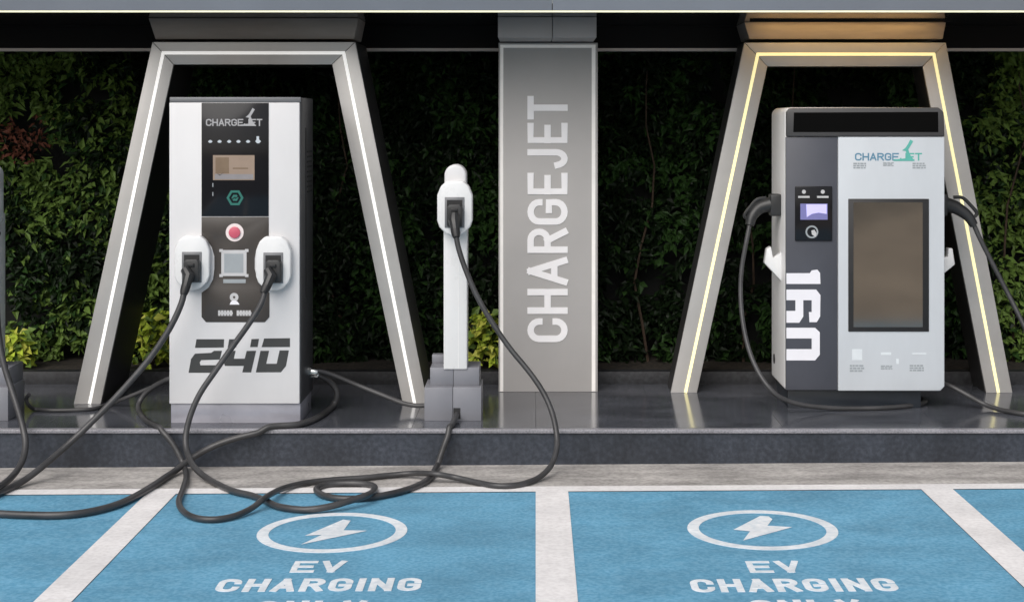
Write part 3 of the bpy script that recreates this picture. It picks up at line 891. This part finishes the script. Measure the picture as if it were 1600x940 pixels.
def connector(o, cx, cz, df, end, tilt):
    """boxy plug in a holster: body, latch lever and boot leading to the cable's end"""
    mb = MB()
    s = 10.0 / F
    A = [(cx - 11 * s, cz - 26 * s), (cx + 12 * s, cz - 26 * s), (cx + 13 * s, cz + 4 * s), (cx + 9 * s, cz + 9 * s), (cx - 8 * s, cz + 9 * s), (cx - 12 * s, cz + 4 * s)]
    mb.prism('plug', A, df - .045, df - .002, .006, 3)
    top = Vector((cx + tilt * s, df - .05, cz - 6 * s))
    m1 = Vector((cx + tilt * .2 * s, df - .075, cz - 16 * s))
    mb.tube('plug', [top, m1, (m1 + end) / 2 + Vector((0, -.004, 0)), end], [.030, .038, .032, .027], 10)
    d = (end - m1).normalized()
    mb.tube('black', [end - d * .03, end + d * .006, end + d * .035], [.031, .030, .023], 12)
    mb.box('black', cx - 5 * s, cx + 5 * s, df - .058, df - .04, cz - 2 * s, cz + 3 * s, .002)
    return mb.build('connector', o)

r1 = .0205
AB = [(289, 452, 9.88), (282, 478, 9.86), (264, 515, 9.84), (236, 557, 9.82), (205, 594, 9.80), (170, 632, 9.77), (132, 670, 9.73), (96, 703, 9.64), (62, 732, 9.48), (28, 756, 'g'), (-18, 777, 'g'), (-62, 788, 'g'), (-70, 795, 'g'), (-42, 799, 'g'), (0, 802, 'g'), (45, 804, 'g'), (100, 804, 'g'), (150, 797, 'g'), (195, 783, 'g'), (238, 759, 'g'),
      (270, 738, 'g'), (300, 715, 9.79), (330, 698, 9.80), (362, 686, 9.815), (398, 677, 9.83), (433, 669.5, 9.88), (470, 662, 'p'), (498, 651, 'p'), (518, 636, 10.50), (527, 618, 10.53), (521, 601, 10.53), (506, 589, 10.50), (492, 585, 10.50), (484, 585, 10.50)]
o, e_, t_ = cable('thick black cable from the left holster of the 240 charger to the left edge', AB, r1)
connector(o, X(303, D1) + .005, Z(409, D1) - .012, PODF, e_, -9)
CD = [(415, 450, 9.88), (408, 475, 9.86), (388, 507, 9.85), (362, 543, 9.84), (336, 580, 9.82), (312, 615, 9.80), (297, 650, 9.78), (290, 683, 9.75), (293, 708, 9.68), (305, 731, 9.53), (330, 751, 'g'), (362, 766, 'g'), (392, 773, 'g'), (414, 781, 'g'), (434, 790.5, 'g'), (474, 796, 'g'), (514, 791, 'g', .012), (552, 780, 'g', .03), (578, 771, 'g', .035), (586, 761, 'g'), (570, 755.5, 'g'), (536, 754.5, 'g'), (508, 757, 'g'),
      (494, 763, 'g'), (502, 772, 'g'), (528, 778, 'g'), (566, 778, 'g'), (600, 773, 'g'), (630, 766, 'g'), (655, 757, 'g'), (673, 745, 'g'), (682, 731, 9.75), (689, 710, 9.80), (697, 688, 9.82), (703, 671, 9.87), (708, 660, 9.96), (713, 649, 10.12), (714, 646, 10.17)]
o, e_, t_ = cable('black cable from the right holster of the 240 charger, coiled on the blue bay', CD, .019)
connector(o, X(429.5, D1) + .005, Z(410, D1) - .012, PODF, e_, -8)
CE = [(712, 363, 10.01), (716, 386, 10.0), (727, 420, 9.98), (745, 462, 9.96), (768, 502, 9.94), (796, 543, 9.91), (825, 578, 9.87), (848, 611, 9.83), (863, 645, 9.78), (870, 680, 9.73), (869, 706, 9.64), (859, 730, 9.54), (838, 748, 'g'), (810, 757, 'g'), (776, 758.5, 'g'), (745, 753, 'g'), (712, 745.5, 'g', .01), (680, 740, 'g', .035), (645, 739, 'g', .01), (608, 742, 'g'), (568, 746, 'g'), (520, 749, 'g'), (474, 754.5, 'g'),
      (440, 763, 'g', .012), (414, 777, 'g', .04), (394, 793, 'g', .01), (365, 806, 'g'), (335, 811, 'g'), (306, 808.5, 'g'), (286, 798, 'g'), (279, 783, 'g'), (285, 766, 'g'), (291, 746, 'g'), (288, 728, 9.76), (279, 708, 9.80), (268, 690, 9.815), (254, 674, 9.84), (240, 664, 9.93), (227, 655, 'p'), (218, 643, 'p'), (217, 630, 10.48), (228, 613, 10.50), (246, 600, 10.47), (266, 591, 10.42), (286, 588, 10.40)]
o, e_, t_ = cable('long black cable from the slim post socket across the pillar to the 240 charger', CE, .0175)
connector(o, pc, Z(325, 10.12) - .012, 10.12, e_, 0)
CF = [(287, 586, 10.46), (264, 593, 10.55), (226, 609, 10.60), (197, 621, 10.63), (172, 631.5, 'p'), (148, 638, 'p'), (119, 640, 'p'), (80, 640.5, 'p'), (55, 639, 'p'), (44, 632, 10.42), (41, 622, 10.40), (46, 616, 10.38)]
cable('thin dark cable lying along the platform floor behind the left frame foot', CF, .013)
CG = [(488, 579, 10.44), (500, 579.5, 10.45), (522, 586, 10.47), (560, 602, 10.48), (600, 618, 10.45), (628, 629, 10.43), (648, 633, 10.42), (664, 633, 10.40), (672, 632, 10.39)]
cable('short black cable from the right side of the 240 charger to the grey post box', CG, .016)
CC = [(-9, 363, 10.01), (-8, 400, 10.0), (-6, 450, 9.98), (-4, 505, 9.95), (3, 556, 9.91), (14, 595, 9.88), (27, 635, 9.83), (36, 668, 9.79), (40, 694, 9.73), (34, 722, 9.62), (15, 748, 'g', .01), (-15, 766, 'g', .04), (-70, 775, 'g'), (-160, 772, 'g'), (-260, 778, 'g'), (-330, 790, 'g')]
o, e_, t_ = cable('black cable hanging at the left edge from the cut off post', CC, .0205)
connector(o, pc - 3.127, Z(325, 10.12) - .012, 10.12, e_, 0)
CH = [(1171, 352, 10.72), (1166, 378, 10.70), (1159, 418, 10.69), (1157, 460, 10.66), (1161, 506, 10.60), (1171, 549, 10.53), (1187, 585, 10.45), (1207, 611, 10.40), (1230, 625.5, 10.41), (1265, 634, 10.44), (1320, 638, 'p'), (1375, 637, 'p'), (1415, 634, 'p'), (1436, 631, 'p'), (1446, 627, 10.74), (1440, 622, 10.80), (1424, 622, 10.82)]
o, e_, t_ = cable('black cable drooping from the left side of the 160 charger and under its front', CH, .016)
def gun(o, sx_, side, d, end, guard):
    """hand gun: nose in the dock, curved barrel to the cable end, thin trigger guard loop"""
    mb = MB()
    nose = Vector((sx_ + side * .06, d, Z(319, d)))
    mid = Vector((sx_ + side * .14, d, Z(324, d)))
    path = spline([nose, mid, (mid * .45 + end * .55) + Vector((side * .012, 0, .012)), end])
    k = len(path)
    mb.tube('plug', path, [.055 - .026 * (j / (k - 1)) for j in range(k)], 12)
    gpts = spline([P(x, y, d) for x, y in guard])
    mb.tube('plug', gpts, .013, 8)
    return mb.build('connector', o)
gun(o, ya, -1, 10.76, e_, [(1197, 309), (1183, 312), (1172, 324), (1164, 335), (1166, 340), (1176, 339)])
CI = [(1522, 352, 10.74), (1531, 372, 10.73), (1546, 402, 10.72), (1568, 445, 10.69), (1590, 488, 10.64), (1614, 537, 10.57), (1640, 585, 10.48), (1655, 620, 10.40), (1650, 640, 'p'), (1625, 647, 'p'), (1598, 646, 'p'), (1568, 641, 'p'), (1540, 632, 10.55), (1512, 617, 10.60), (1486, 603, 10.66), (1468, 597, 10.72), (1455, 596, 10.75)]
o, e_, t_ = cable('black cable leaving the right side of the 160 charger across the yellow lit frame leg', CI, .0165)
gun(o, yb, 1, 10.76, e_, [(1490, 308), (1504, 309), (1516, 320), (1526, 332), (1523, 338), (1512, 341)])
